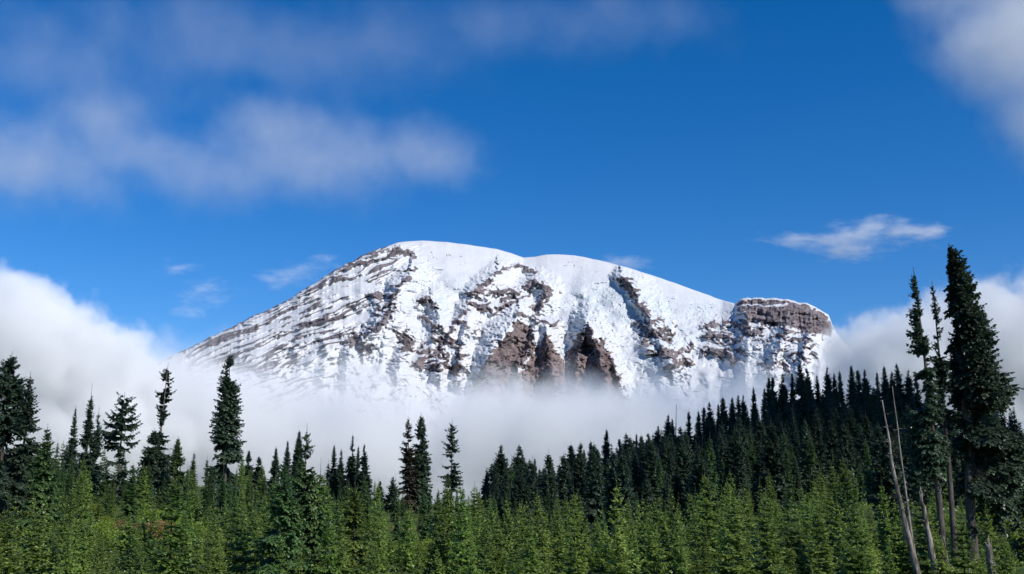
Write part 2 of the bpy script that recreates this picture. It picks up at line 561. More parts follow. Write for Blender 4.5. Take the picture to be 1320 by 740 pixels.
    # ragged rocks along the left skyline
    sk = (U < 505) * np.clip(0.75 - edge / (6.5 + 4 * fbm(U / 18, U * 0, 3, 71)), -0.2, 1) + 0.5 * fbm(U / 9, V / 5, 3, 73) * (edge < 16)
    rock = np.where((U < 500) & (edge < 22), np.maximum(rock, np.clip(sk, -0.2, 0.85)), rock)
    # scattered outcrops on the lower face
    zone = fbm(U / 45, V / 38, 3, 83)
    low = sstep(395, 440, V + 10 * fbm(U / 40, V / 40, 2, 91)) * sstep(430, 470, U) * sstep(740, 690, U)
    rock = np.maximum(rock, np.clip(0.06 + 0.42 * steep + 0.5 * zone, -0.2, 0.85) * low)
    low2 = sstep(385, 410, V) * sstep(815, 830, U) * sstep(905, 870, U)
    rock = np.maximum(rock, np.clip(0.0 + 0.42 * steep + 0.5 * zone, -0.2, 0.85) * low2)
    low3 = sstep(412, 420, V) * sstep(900, 915, U) * sstep(480, 465, V)
    rock = np.maximum(rock, np.clip((strata - 0.68) * 2.6 + 0.3 * breaks + 0.25 * steep, -0.2, 0.85) * low3)
    # snow ledges across the big cliff, joint columns below its rim
    mesa = sstep(940, 950, U) * sstep(1078, 1070, U) * sstep(442, 430, V)
    ledge = np.exp(-((edge - 9 - 2 * fbm(U / 20, V * 0, 2, 5)) / 1.1) ** 2) * sstep(1030, 990, U)
    ledge = np.maximum(ledge, sstep(2.4, 1.2, edge) * 0.9)
    rock = rock - mesa * ledge * 0.8
    rock = rock - 0.55 * sstep(940, 960, U) * sstep(426, 440, V) * sstep(0.9, -0.2, steep)
    rel -= mesa * 30 * ledge
    # big soft ridges and gullies down the face
    big = ridged(U / 95 + 0.35 * fbm(U / 90, V / 90, 2, 7), V / 210, 3, 11, 0.45)
    crest_fade = sstep(6, 75, edge)
    rel += (big - 0.6) * 120 * crest_fade + 95 * (carve - 0.9) * sstep(25, 85, edge) * (0.35 + 0.65 * np.clip(rock * 1.6, 0, 1))
    rel += 70 * fbm(U / 55, V / 34, 3, 13) * crest_fade
    # crevassed ice on the glaciers
    icez = np.zeros_like(U)
    for (cx, cy, rx, ry, k) in [(830, 400, 75, 34, 1), (790, 380, 60, 26, 1), (850, 460, 55, 40, 0.8), (760, 390, 50, 40, 0.8), (905, 400, 40, 20, 0.9), (560, 395, 35, 25, 0.7),
                                (540, 365, 40, 20, 0.5), (920, 425, 22, 20, 0.8), (640, 330, 60, 9, 0.3), (885, 430, 30, 40, 0.7), (595, 365, 30, 18, 0.5)]:
        icez = np.maximum(icez, k * np.exp(-(((U - cx) / rx) ** 2 + ((V - cy) / ry) ** 2) * 1.6))
    icez *= (1 - np.clip(rock, 0, 1))
    ser = np.abs(fbm(U / 5.5 + 1.5 * fbm(U / 14, V / 10, 3, 3), V / 3.6 + 1.5 * fbm(U / 12, V / 12, 3, 4), 4, 101))
    rel += icez * 24 * (ser - 0.4)
    crev = sstep(0.86, 0.93, ridged(U / 46 + 0.4 * fbm(U / 30, V / 30, 2, 301), (V + 0.12 * (U - 640)) / 5.0 + 0.5 * fbm(U / 26, V / 18, 3, 303), 3, 305, 0.45))
    crev *= sstep(0.1, 0.45, fbm(U / 38, V / 16, 3, 307) + 0.18) * (1 - rk0(rock)) * sstep(4, 12, edge) * sstep(505, 540, U)
    icez = np.maximum(icez, 1.4 * crev); rel -= 22 * crev
    # rough rock, gentle snow
    rk = np.clip(rock, 0, 1)
    rel += rk * 70 * (ridged(U / 14 + V / 45, V / 26, 4, 111, 0.5) - 0.6) + rk * 18 * fbm(U / 5, V / 6, 3, 113)
    cols_ = ridged(U / 4.2, V / 30, 3, 117, 0.6)
    rel += mesa * rk * (45 * (cols_ - 0.6) + 60 * fbm(U / 18, V / 9, 3, 119) + 30 * (ridged(U / 60, V / 6, 3, 123) - 0.6))
    rel += (1 - rk) * (2 + 6 * crest_fade) * fbm(U / 16, V / 8, 4, 121)
    # depth of the undisturbed face
    D0 = np.interp(us, [-700, 0, 215, 400, 540, 675, 740, 930, 944, 962, 1060, 1074, 1110, 1300, 2000], [9600, 9600, 9800, 10500, 11200, 11300, 11300, 10450, 10250, 10000, 9350, 9350, 9650, 9400, 9000])
    kk = np.hanning(15); kk /= kk.sum()
    D0 = np.convolve(np.pad(D0, 7, mode='edge'), kk, mode='valid')
    L = 4300.0
    Y = D0[:, None] - L * np.power(T, 0.82)
    X, Yw, Z = at(U, V, Y)
    dist = np.sqrt(X * X + Yw * Yw + Z * Z)
    sc_ = 1 - 1.5 * rel / dist
    X, Yw, Z = X * sc_, Yw * sc_, Z * sc_
    # far side of the mountain and a skirt below the fog
    back = []
    for k, (dy, dz) in enumerate([(400, -60), (1100, -330), (2400, -1100), (4200, -2000)]):
        xb = X[:, 0] * (1 + dy / Y[:, 0] * 0.6); yb = Y[:, 0] + dy; zb = np.maximum(Z[:, 0] + dz, -260)
        back.append(np.stack([xb, yb, zb], -1))
    front = np.stack([X, Yw, Z], -1)
    skirt = front[:, -1].copy(); skirt[:, 1] -= 900; skirt[:, 2] = -260
    G = np.concatenate([np.stack(back[::-1], 1), front, skirt[:, None]], 1)
    nb = len(back)
    pad = lambda a, v: np.concatenate([np.full((len(us), nb), v), a, np.full((len(us), 1), v)], 1)
    n0, n1 = G.shape[:2]
    i = np.arange(n0 * n1).reshape(n0, n1)
    q = np.stack([i[:-1, :-1], i[:-1, 1:], i[1:, 1:], i[1:, :-1]], -1).reshape(-1, 4)
    me = mesh_np("mountain", G.reshape(-1, 3), q, M_MOUNT)
    fattr(me, "rock", pad(rock, 0.0).ravel())
    fattr(me, "red", pad(np.clip(red, 0, 1), 0.2).ravel())
    fattr(me, "ice", pad(icez, 0.0).ravel())
    return setp(link_obj("mountain", me), "snow covered mountain with rock ribs rising above the fog", "mountain", kind="structure")


build_mountain()


# ------------------------------------------------------------------ clouds and fog: real volumes in the air
def cloud(name, label, blobs, dens, scale, amp=0.9, e0=0.0, e1=0.5, aniso=-0.2, step=1.0, group=None, kind=None, cat="cloud", stretch=(1, 1, 1), color=0.935, detail=5, rough=0.55):
    """blobs: (u, v, half width px, half height px, depth m, half depth m)"""
    cs = []
    for (u, v, ru, rv, y, ry) in blobs:
        p = np.array(at(u, v, y)); k = y / F
        cs.append((p, np.array([ru * k, ry, rv * k])))
    org = np.mean([c for c, _ in cs], 0)
    m = NT(name + "_vapour")
    tc = m.n("ShaderNodeTexCoord").outputs["Object"]
    S = None
    for c, r in cs:
        l = m.vmath('LENGTH', m.vmath('MULTIPLY', m.vmath('SUBTRACT', tc, tuple(c - org)), tuple(1 / r)))
        f = m.math('SUBTRACT', 1.0, l)
        S = f if S is None else m.math('SMOOTH_MAX', S, f, 0.25)
    nz = m.noise(m.vmath('MULTIPLY', tc, stretch), 1.0 / scale, detail, rough)
    k = m.math('ADD', S, m.math('MULTIPLY', m.math('SUBTRACT', nz, 0.5), 2 * amp))
    d = m.ramp(k, e0, e1, 0.0, dens)
    pv = m.n("ShaderNodeVolumePrincipled")
    pv.inputs["Color"].default_value = (color * 0.975, color * 0.985, color, 1)
    pv.inputs["Anisotropy"].default_value = aniso
    m.link(d, pv.inputs["Density"])
    m.link(pv.outputs[0], m.out.inputs["Volume"])
    m.mat.cycles.volume_step_rate = step
    bm = bmesh.new()
    grow = 1.0 + max(0.0, min(amp * 0.5, 0.6) - e0)
    for c, r in cs:
        rr = bmesh.ops.create_icosphere(bm, subdivisions=2, radius=1.0)
        for vtx in rr["verts"]:
            vtx.co = Vector(np.array(vtx.co) * r * grow * 1.05 + c - org)
    hull = bmesh.ops.convex_hull(bm, input=bm.verts[:])
    junk = [g for g in hull["geom_interior"] if isinstance(g, bmesh.types.BMVert)] + [g for g in hull["geom_unused"] if isinstance(g, bmesh.types.BMVert)]
    bmesh.ops.delete(bm, geom=list(set(junk)), context='VERTS')
    me = bpy.data.meshes.new(name)
    bm.to_mesh(me); bm.free()
    me.materials.append(m.mat)
    o = link_obj(name, me, loc=tuple(org))
    return setp(o, label, cat, group, kind)


cloud("fog_bank", "pale fog bank lying between the trees and the foot of the mountain",
      [(420, 590, 330, 117, 3000, 420), (700, 590, 330, 106, 3100, 420), (960, 560, 170, 78, 3200, 380), (260, 530, 160, 92, 2900, 380)],
      0.010, 170, 0.95, -0.1, 0.75, -0.2, kind="stuff", cat="fog", rough=0.6)
cloud("cloud", "thick white cloud bank rising behind the trees on the left",
      [(35, 480, 145, 102, 2600, 350), (115, 492, 88, 82, 2600, 300), (-60, 440, 130, 90, 2600, 300), (60, 570, 180, 80, 2600, 300), (40, 400, 60, 50, 2600, 200)],
      0.013, 115, 0.85, 0.0, 0.3, -0.3, rough=0.62)
cloud("cloud", "thick white cloud bank rising behind the ridge on the right",
      [(1260, 480, 130, 105, 3900, 420), (1150, 480, 95, 78, 3900, 380), (1360, 450, 120, 110, 3900, 380), (1180, 560, 150, 80, 3900, 380), (1250, 410, 70, 50, 3900, 300)],
      0.010, 170, 0.85, 0.0, 0.3, -0.3, rough=0.62)
cloud("cloud", "broad soft grey cloud hanging in the sky left of the summit",
      [(400, 205, 230, 72, 3400, 260), (545, 195, 95, 60, 3400, 220), (290, 225, 170, 55, 3400, 220), (350, 160, 100, 50, 3400, 200), (30, 210, 230, 85, 3400, 240), (170, 195, 150, 55, 3400, 200), (130, 150, 120, 50, 3400, 200)],
      0.0030, 150, 0.85, -0.05, 1.45, 0.0, rough=0.66, detail=7)
cloud("cloud", "faint grey veil of cloud along the top of the sky",
      [(300, 55, 380, 100, 3400, 300), (60, 70, 260, 110, 3400, 240), (500, 60, 160, 80, 3400, 240), (850, 20, 170, 60, 3400, 200), (680, 40, 200, 60, 3400, 200)],
      0.0010, 240, 1.2, 0.0, 1.5, 0.0, rough=0.62, detail=6)
cloud("cloud", "large grey cloud with a slanting edge in the upper right corner",
      [(1330, 40, 170, 140, 2400, 300), (1390, 130, 120, 120, 2400, 260), (1250, -40, 130, 100, 2400, 260)],
      0.0045, 150, 0.7, 0.05, 0.95, 0.0, rough=0.6)
cloud("cloud", "small bright lens shaped cloud alone above the ridge",
      [(1095, 304, 110, 28, 5000, 110), (1125, 292, 60, 26, 5000, 100), (1165, 298, 70, 24, 5000, 90), (1105, 320, 60, 20, 5000, 90), (1020, 308, 60, 16, 5000, 90)],
      0.014, 120, 1.9, 0.25, 1.6, -0.3, stretch=(0.5, 1, 1.5), rough=0.7, detail=6, step=0.5)
cloud("cloud", "thin torn wisp of cloud touching the left shoulder of the summit",
      [(385, 350, 66, 22, 8600, 110), (420, 334, 44, 16, 8600, 90), (350, 360, 44, 15, 8600, 90)],
      0.006, 120, 2.3, 0.3, 1.9, -0.3, stretch=(0.45, 1, 1.3), rough=0.72, detail=6, step=0.5)
cloud("cloud", "ragged wisp of cloud apart from the mountain, lowest of the wisps",
      [(262, 372, 46, 26, 8600, 110), (275, 385, 36, 20, 8600, 90), (250, 403, 36, 15, 8600, 90), (232, 345, 48, 15, 8600, 90)],
      0.005, 120, 2.3, 0.3, 1.9, -0.3, stretch=(0.45, 1, 1.3), rough=0.72, detail=6, step=0.5)
cloud("cloud", "thin flat cloud peeping over the snow dome right of the saddle",
      [(790, 337, 60, 14, 13500, 160), (815, 341, 36, 13, 13500, 140)],
      0.005, 190, 1.7, 0.2, 1.5, -0.3, stretch=(0.45, 1, 1.3), rough=0.68, detail=6, step=0.5)

# unseen cloud added overhead, out of frame, to throw shade on the ridge
gx, gy = 185.0, 430.0
gc = Vector((gx, gy, 20.0)) + to_sun * 1300


def shade_cloud():
    bm = bmesh.new()
    rr = random.Random(3)
    bmesh.ops.create_icosphere(bm, subdivisions=5, radius=1.0)
    co = np.array([v.co[:] for v in bm.verts])
    nn = fbm(co[:, 0] * 2.1 + co[:, 2] * 0.7, co[:, 1] * 2.1 - co[:, 2] * 0.5, 4, 55)
    for v, k in zip(bm.verts, nn):
        v.co = Vector((v.co.x * 215, v.co.y * 225, v.co.z * (70 if v.co.z > 0 else 40))) * (1 + 0.28 * float(k))
    me = bpy.data.meshes.new("cloud"); bm.to_mesh(me); bm.free()
    m = NT("added_shade_vapour")
    pv = m.n("ShaderNodeVolumePrincipled")
    pv.inputs["Color"].default_value = (0.97, 0.97, 0.97, 1)
    pv.inputs["Density"].default_value = 0.03
    m.link(pv.outputs[0], m.out.inputs["Volume"])
    m.mat.cycles.homogeneous_volume = True
    me.materials.append(m.mat)
    o = link_obj("cloud", me, loc=gc)
    setp(o, "unseen cloud added overhead to shade the wooded ridge", "cloud")


shade_cloud()


# ------------------------------------------------------------------ conifers
def tube(path, rads, n=6, V=None, Q=None):
    """append a tapered tube along path to V, Q"""
    path = np.asarray(path, float)
    base = len(V)
    m = len(path)
    for i in range(m):
        t = path[min(i + 1, m - 1)] - path[max(i - 1, 0)]
        t /= np.linalg.norm(t) + 1e-9
        a = np.cross(t, (0.0, 1.0, 0.0) if abs(t[1]) < 0.9 else (1.0, 0.0, 0.0)); a /= np.linalg.norm(a)
        b = np.cross(t, a)
        for j in range(n):
            an = 2 * math.pi * j / n
            V.append(path[i] + rads[i] * (a * math.cos(an) + b * math.sin(an)))
    for i in range(m - 1):
        for j in range(n):
            Q.append((base + i * n + j, base + i * n + (j + 1) % n, base + (i + 1) * n + (j + 1) % n, base + (i + 1) * n + j))
    for j in range(n // 2 - 1):          # cap the top
        k = base + (m - 1) * n
        Q.append((k + j, k + j + 1, k + n - 2 - j, k + n - 1 - j))


def frond(g, pts, L, perp, spray, sprayw, hang, hangp, CV_, CT, density, tipk):
    """needle shoots on both sides of, under and at the end of one bough"""
    ns = max(2, int(L / (spray * 0.62) * density)) + 1
    sv = np.clip(0.14 + 0.86 * (np.arange(ns) + g.uniform(-0.4, 0.4, ns)) / (ns - 1), 0.08, 1.0)
    fi = sv * 5; i0 = np.minimum(fi.astype(int), 4); fr = (fi - i0)[:, None]
    C = pts[i0] * (1 - fr) + pts[i0 + 1] * fr
    tan = pts[np.minimum(i0 + 1, 5)] - pts[i0]; tan /= np.linalg.norm(tan, axis=1)[:, None] + 1e-9
    wid = (1.15 - 0.6 * sv) * min(1.0, 0.4 + L / (spray * 4))
    for sd, fw, drp, prob in ((1, 0.75, 0.0, 1.0), (-1, 0.75, 0.0, 1.0), (0.5, 0.6, hang, hangp), (-0.5, 0.6, hang, hangp), (0, 1.0, 0.1, 0.5)):
        keep = g.uniform(size=ns) < prob
        if sd == 0: keep[-1] = True
        if not keep.any(): continue
        m = int(keep.sum())
        c = C[keep]; tn = tan[keep]
        ln = (spray * (1.4 * wid[keep] if sd else 1.0) * g.uniform(0.7, 1.3, m))[:, None]
        d = tn * fw + perp * (sd * g.uniform(0.6, 1.0, m))[:, None]
        d[:, 2] += g.uniform(-0.28, 0.2, m) - drp
        d /= np.linalg.norm(d, axis=1)[:, None]
        up = np.stack([g.uniform(-0.5, 0.5, m), g.uniform(-0.5, 0.5, m), np.ones(m)], 1)
        w = np.cross(d, up); w /= np.linalg.norm(w, axis=1)[:, None] + 1e-9
        w = w * ln * (sprayw * g.uniform(0.7, 1.2, m))[:, None]
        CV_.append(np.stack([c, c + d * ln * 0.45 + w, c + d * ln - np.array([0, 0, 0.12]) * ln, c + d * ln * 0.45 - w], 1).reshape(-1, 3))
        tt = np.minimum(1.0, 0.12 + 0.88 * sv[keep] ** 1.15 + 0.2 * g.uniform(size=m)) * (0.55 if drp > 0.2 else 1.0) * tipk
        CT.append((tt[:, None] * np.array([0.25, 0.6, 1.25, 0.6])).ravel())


def make_tree(seed, h, rad, spire=1.0, bare=0.03, whorl=0.3, per=6, droop=0.35, spray=0.25, lean=(0, 0), curve=(0, 0), gaps=0.0, ragged=0.25, side=(1, 1), leader=0.06,
              trunk_r=None, dead=0.0, density=1.0, profile=None, up_tip=0.25, sprayw=0.36, low_dead=0.0, hang=0.7, hangp=0.7, jit=0.5):
    """one conifer: returns meshes data for trunk (with bare limbs) and crown.
    rad: crown radius at its widest, profile: optional list of (height fraction, radius fraction)"""
    g = np.random.default_rng(seed)
    TV, TQ, CV_, CQ, CT = [], [], [], [], []
    trunk_r = trunk_r or h * 0.014

    def axis(t):
        return np.array([lean[0] * t + curve[0] * math.sin(math.pi * t), lean[1] * t + curve[1] * math.sin(math.pi * t), h * t])
    ts = np.linspace(0, 1, 12)
    tube([axis(t) - (np.array([0, 0, 0.4]) if t == 0 else 0) for t in ts], [max(trunk_r * (1 - t) ** 0.9, trunk_r * 0.06) * (1.25 if t == 0 else 1) for t in ts], 7, TV, TQ)
    z = bare * h
    phi = g.uniform(0, 6.28)
    gapz = [(g.uniform(0.15, 0.9), g.uniform(0.02, 0.05), g.uniform(0, 6.28)) for _ in range(int(gaps))]
    while z < h * (1 - leader):
        t = z / h
        if profile:
            rf = float(np.interp(t, [p[0] for p in profile], [p[1] for p in profile]))
        else:
            rf = (1 - t) ** spire * min(1.0, 0.55 + t * 5)
        n = max(3, int(round(per * (0.55 + 0.6 * rf) * g.uniform(0.75, 1.25))))
        for k in range(n):
            phi += 2.399 + g.uniform(-0.5, 0.5)
            ph = phi % 6.283
            if any(abs(t - gz) < gw and math.cos(ph - gp) > 0.0 for gz, gw, gp in gapz):
                continue
            L = rad * rf * g.uniform(1 - ragged * 1.3, 1 + ragged)
            L *= side[1] if math.cos(ph) > 0 else side[0]
            if L < spray * 0.22: L = spray * 0.22
            zz = z + g.uniform(-jit, jit) * whorl
            o = axis(min(max(zz / h, 0), 1))
            dirh = np.array([math.cos(ph), math.sin(ph), 0.0])
            perp = np.array([-math.sin(ph), math.cos(ph), 0.0])
            a0 = 0.45 * (t - 0.45) + g.uniform(-0.12, 0.12)
            dr = droop * (1.15 - t) * g.uniform(0.7, 1.3)
            is_dead = g.uniform() < dead or (low_dead > 0 and t < low_dead and g.uniform() < 0.7)
            pts = []
            for s in np.linspace(0, 1, 6):
                pts.append(o + dirh * L * s + np.array([0, 0, L * (a0 * s - dr * s * s + up_tip * s ** 4)]))
            pts = np.array(pts)
            if L > 0.6 * spray * 4 or is_dead:
                br = max(0.012 * L, 0.004 * h * 0.25)
                tube(pts[[0, 2, 4, 5]] if not is_dead else pts[[0, 1, 2, 3]], [br, br * 0.7, br * 0.4, br * 0.15], 3, TV, TQ)
            if is_dead: continue
            sp_ = spray * min(1.0, 0.32 + 0.68 * L / (spray * 3.2))
            frond(g, pts, L, perp, sp_, sprayw, hang, hangp, CV_, CT, density, 1.0)
            if L > 4.2 * spray:
                nb = int(min(9, L / (spray * 1.1)))
                for q in range(nb):
                    sb = 0.2 + 0.62 * (q + g.uniform(0.2, 0.8)) / nb
                    Ls = L * (0.5 * (1.08 - sb)) * g.uniform(0.7, 1.25)
                    if Ls < spray * 1.2: continue
                    f5 = sb * 5; j0 = min(int(f5), 4)
                    o2 = pts[j0] * (1 - (f5 - j0)) + pts[j0 + 1] * (f5 - j0)
                    t2 = pts[j0 + 1] - pts[j0]; t2 = t2 / (np.linalg.norm(t2) + 1e-9)
                    sg = 1 if q % 2 else -1
                    d2 = t2 * 0.75 + perp * sg * g.uniform(0.6, 1.0) + np.array([0, 0, g.uniform(-0.3, 0.1)])
                    d2 /= np.linalg.norm(d2)
                    p2 = np.cross(d2, (0, 0, 1.0)); p2 /= np.linalg.norm(p2) + 1e-9
                    ss = np.linspace(0, 1, 6)[:, None]
                    pts2 = o2 + d2 * Ls * ss + np.array([0, 0, 1.0]) * Ls * (-0.35 * ss ** 2)
                    frond(g, pts2, Ls, p2, sp_ * 0.92, sprayw, hang, hangp, CV_, CT, density, 0.75 + 0.25 * sb)
        z += whorl * g.uniform(0.7, 1.3) * (0.6 + 0.6 * (1 - t))
    # the leader: a slim shoot of short needles
    top = axis(1.0); b = axis(1 - leader * 1.1)
    for i in range(10):
        s = i / 10
        c = b * (1 - s) + top * s
        an = i * 2.4
        d = np.array([math.cos(an) * 0.7, math.sin(an) * 0.7, 0.6])
        ln = spray * (0.75 - 0.5 * s); w = np.cross(d, (0, 0, 1.0)) * ln * 0.25
        CV_.append(np.array([c, c + d * ln * 0.5 + w, c + d * ln, c + d * ln * 0.5 - w]))
        CT.append(np.array([0.3, 0.6, 0.9, 0.6]))
    CV_ = np.concatenate(CV_); CT = np.minimum(np.concatenate(CT), 1.0); CQ = np.arange(len(CV_)).reshape(-1, 4)
    return TV, TQ, CV_, CQ, CT


class Proto:
    def __init__(self, h, mats, **kw):
        TV, TQ, CV_, CQ, CT = make_tree(h=h, **kw)
        self.h = h
        self.trunk = mesh_np("trunk", TV, TQ, mats[0], True)
        self.crown = mesh_np("crown", CV_, CQ, mats[1], False)
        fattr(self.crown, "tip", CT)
        self.nf = len(CQ)


def plant(name, proto, x, y, label, cat, group=None, height=None, rot=None, z=None, wide=1.0):
    root = bpy.data.objects.new(name, None)
    COL.objects.link(root)
    root.empty_display_size = 0.5
    root.location = (x, y, float(ground_z(x, y)) if z is None else z)
    s = (height / proto.h) if height else 1.0
    root.scale = (s * wide, s * wide, s)
    root.rotation_euler = (random.gauss(0, 0.018), random.gauss(0, 0.018), random.uniform(0, 6.28)) if rot is None else (0, 0, rot)
    setp(root, label, cat, group)
    link_obj("trunk", proto.trunk, root)
    link_obj("crown", proto.crown, root)
    return root


def foot(u, d):
    """ground point at distance d under photo column u"""
    x = (u - 660.0) / F * cP * d
    return x, d


def height_to(u, v, d):
    """height a tree at column u, depth d needs for its top to reach photo row v"""
    x, y = foot(u, d)
    return at(u, v, d)[2] - float(ground_z(x, y))


def row_of(x, y, z):
    e = z / y
    b = (e * cP - sP) / (cP + e * sP)
    return 370 - F * b


OLD = (M_BARK, M_OLD); MID = (M_BARK, M_MID); YNG = (M_BARK, M_YOUNG); DEADM = (M_PALE, M_DEADFOL)

young = [Proto(5.0, YNG, seed=100 + i, rad=r, spire=sp, whorl=0.31, per=9, droop=0.3, spray=0.2, sprayw=0.42, ragged=0.32, leader=ld, up_tip=0.45, trunk_r=0.05, jit=0.14, hang=0.4, hangp=0.35)
         for i, (r, sp, ld) in enumerate([(0.78, 0.9, 0.13), (0.92, 0.85, 0.11), (0.66, 1.0, 0.16), (1.0, 0.95, 0.12), (0.82, 0.85, 0.15), (0.7, 1.0, 0.12), (0.6, 0.85, 0.18), (1.15, 1.0, 0.1)])]
mid = [Proto(11.0, MID, seed=200 + i, rad=r, spire=sp, whorl=0.38, per=10, droop=0.45, spray=0.31, sprayw=0.45, ragged=0.3, leader=ld, gaps=3, jit=0.3, trunk_r=0.11)
       for i, (r, sp, ld) in enumerate([(1.5, 0.9, 0.1), (1.3, 1.0, 0.12), (1.7, 0.9, 0.08), (1.1, 0.9, 0.14), (1.4, 0.8, 0.1), (1.0, 0.95, 0.16)])]
ridge = [Proto(22.0, OLD, seed=300 + i, rad=r, whorl=0.6, per=12, droop=0.5, spray=0.62, sprayw=0.5, ragged=0.34, leader=ld, gaps=2, trunk_r=0.22, profile=[(0, .8), (.1, 1), (.4, .75 * sp ** .3), (.65, .48), (.82, .26), (.93, .11), (1, .01)])
         for i, (r, sp, ld) in enumerate([(3.4, 0.5, 0.1), (4.6, 0.7, 0.04), (2.5, 0.7, 0.08), (3.8, 0.95, 0.07), (4.0, 0.8, 0.06), (3.2, 0.9, 0.07), (4.4, 0.75, 0.05), (3.5, 0.65, 0.06), (2.8, 0.8, 0.09), (4.0, 0.6, 0.05)])]

# ------------------------------------------------------------------ single trees that stand out in the photograph
SPIRE_P = [(0, 0.75), (0.1, 1), (0.4, 0.7), (0.65, 0.42), (0.82, 0.22), (0.93, 0.09), (1, 0.01)]
COLUMN_P = [(0, 0.8), (0.1, 1), (0.5, 0.8), (0.75, 0.52), (0.88, 0.28), (0.95, 0.12), (1, 0.02)]


def special(name, u, v, d, halfw, label, mats, seed, cat="fir tree", group=None, lean_px=0, **kw):
    """a tree with its top at photo pixel (u, v), foot near column u - lean_px, crown half width in pixels"""
    k = d / F
    x, y = at(u, v, d)[0] - lean_px * k, d
    h = at(u, v, d)[2] - float(ground_z(x, y))
    par = dict(whorl=max(0.18, 0.021 * h), spray=max(0.18, min(0.8, 0.0022 * d)), per=11, sprayw=0.48, ragged=0.3, droop=0.5, gaps=4, leader=0.05, profile=SPIRE_P)
    par.update(kw)
    pr = Proto(h, mats, seed=seed, rad=halfw * k * (0.88 if d > 150 else 0.92), lean=(lean_px * k, 0), **par)
    return plant(name, pr, x, y, label, cat, group, rot=0.0)


G_L = "tall firs standing above the young growth on the left"
special("fir_tree", 16, 452, 120, 58, "tallest and bulkiest dark fir of the clump at the left edge", OLD, 1, group=G_L, profile=[(0, .8), (.1, 1), (.5, .74), (.75, .45), (.9, .2), (.96, .09), (1, .02)], whorl=0.38, per=11, gaps=9)
special("fir_tree", 40, 478, 112, 40, "dark fir close against the right side of the bulky edge clump", OLD, 2, group=G_L, whorl=0.4, per=9)
special("fir_tree", 62, 545, 96, 38, "shorter dark green fir filling the foot of the left edge clump", MID, 3, group=G_L, whorl=0.3, per=9)
special("fir_tree", -6, 490, 100, 42, "dark fir half cut off at the left border", OLD, 4, group=G_L, whorl=0.35, per=9)
special("fir_tree", 98, 522, 215, 12, "slim spire fir, shorter neighbour of the needle thin spires by the edge clump", OLD, 5, group=G_L)
special("fir_tree", 119, 494, 220, 14, "needle thin spire fir, tallest of the three spires by the left edge clump", OLD, 6, group=G_L, leader=0.12)
special("fir_tree", 128, 524, 222, 14, "thin spire fir on the right of the three close spires", OLD, 7, group=G_L, leader=0.09)
special("fir_tree", 161, 505, 190, 30, "open crowned fir with long flat horizontal boughs and sky between them", OLD, 8, group=G_L, profile=[(0, .5), (.3, .8), (.5, .6), (.62, 1), (.78, .75), (.92, .4), (1, .05)], whorl=0.85, per=4, droop=0.15, ragged=0.45, gaps=7)
special("fir_tree", 217, 467, 205, 20, "leaning sparse fir with a bare pale stretch of trunk", (M_PALE, M_OLD), 9, group=G_L, lean_px=7, profile=[(0, .9), (.3, 1), (.45, .55), (.5, .12), (.6, .28), (.68, .5), (.78, .62), (.9, .4), (1, .05)], gaps=10, trunk_r=0.36)
special("fir_tree", 199, 552, 200, 20, "dense lower fir at the foot of the leaning sparse fir", OLD, 10, group=G_L, profile=COLUMN_P)
special("fir_tree", 230, 562, 210, 19, "stubby blunt topped fir right of the leaning sparse fir", MID, 11, group=G_L)
special("fir_tree", 297, 449, 190, 26, "tall dense columnar fir standing alone against the fog", OLD, 12, group=G_L, lean_px=-3, profile=[(0, .9), (.12, 1), (.4, .88), (.6, .66), (.78, .46), (.88, .28), (.95, .13), (1, .02)], per=11, whorl=0.45, gaps=9)
G_C = "dark firs along the middle of the treeline"
for k, (u, v, d, hw, lab) in enumerate([
    (321, 580, 300, 12, "small dark narrow fir, left of a stout pair right of the tall column fir"),
    (334, 588, 300, 13, "stout low dark fir, broader of the pair right of the tall column fir"),
    (356, 575, 270, 11, "dark fir with pointed top, left of the solid black narrow fir"),
    (371, 567, 275, 11, "dark fir directly beside the solid black narrow fir"),
    (386, 553, 280, 9, "solid nearly black narrow fir behind the pale tipped young fir"),
    (431, 572, 290, 9, "slim dark fir, leftmost of the central group of five spires"),
    (440, 578, 292, 9, "lower slim fir second in the central group of five spires"),
    (455, 559, 285, 12, "tallest fir of the central group of five spires"),
    (462, 574, 292, 8, "thin fir half hidden behind the tallest of the central five spires"),
    (470, 571, 280, 13, "pointed fir at the right end of the central group of five spires"),
    (490, 620, 290, 8, "short dark fir just right of the central five spires"),
    (543, 531, 240, 16, "living green half of the close pair of tall firs in the middle"),
    (583, 539, 245, 16, "tall open fir alone right of the close pair, trunk showing through"),
    (628, 606, 335, 12, "dark narrow fir at the low left start of the ridge skyline"),
    (645, 594, 330, 17, "bushy fir with spreading boughs at the low start of the ridge"),
]):
    kw = {}
    if u == 386: kw = dict(per=12, ragged=0.12, gaps=0, profile=COLUMN_P)
    if u == 543: kw = dict(profile=[(0, .9), (.2, 1), (.5, .78), (.75, .5), (.9, .25), (1, .02)], gaps=3)
    if u == 583: kw = dict(profile=[(0, .5), (.2, .75), (.42, 1), (.55, .55), (.7, .7), (.85, .45), (1, .04)], gaps=9, per=5, whorl=0.75, leader=0.07)
    if u == 645: kw = dict(profile=[(0, .6), (.3, 1), (.55, .7), (.7, .9), (.88, .5), (1, .08)], per=5, ragged=0.4, droop=0.2)
    special("fir_tree", u, v, d, hw, lab, OLD, 40 + k, group=G_C, **kw)
special("fir_tree", 526, 535, 238, 14, "dying reddish brown ragged fir, left of the close tall pair", (M_BARK, M_DEADFOL), 70, group=G_C, profile=COLUMN_P, gaps=9, dead=0.35, per=9, lean_px=-4)
special("fir_tree", 507, 614, 250, 14, "small scraggly crooked fir below the dying brown fir", OLD, 71, group=G_C, per=4, ragged=0.5, droop=0.2, lean_px=3)
G_F = "large young firs in front of the middle treeline"
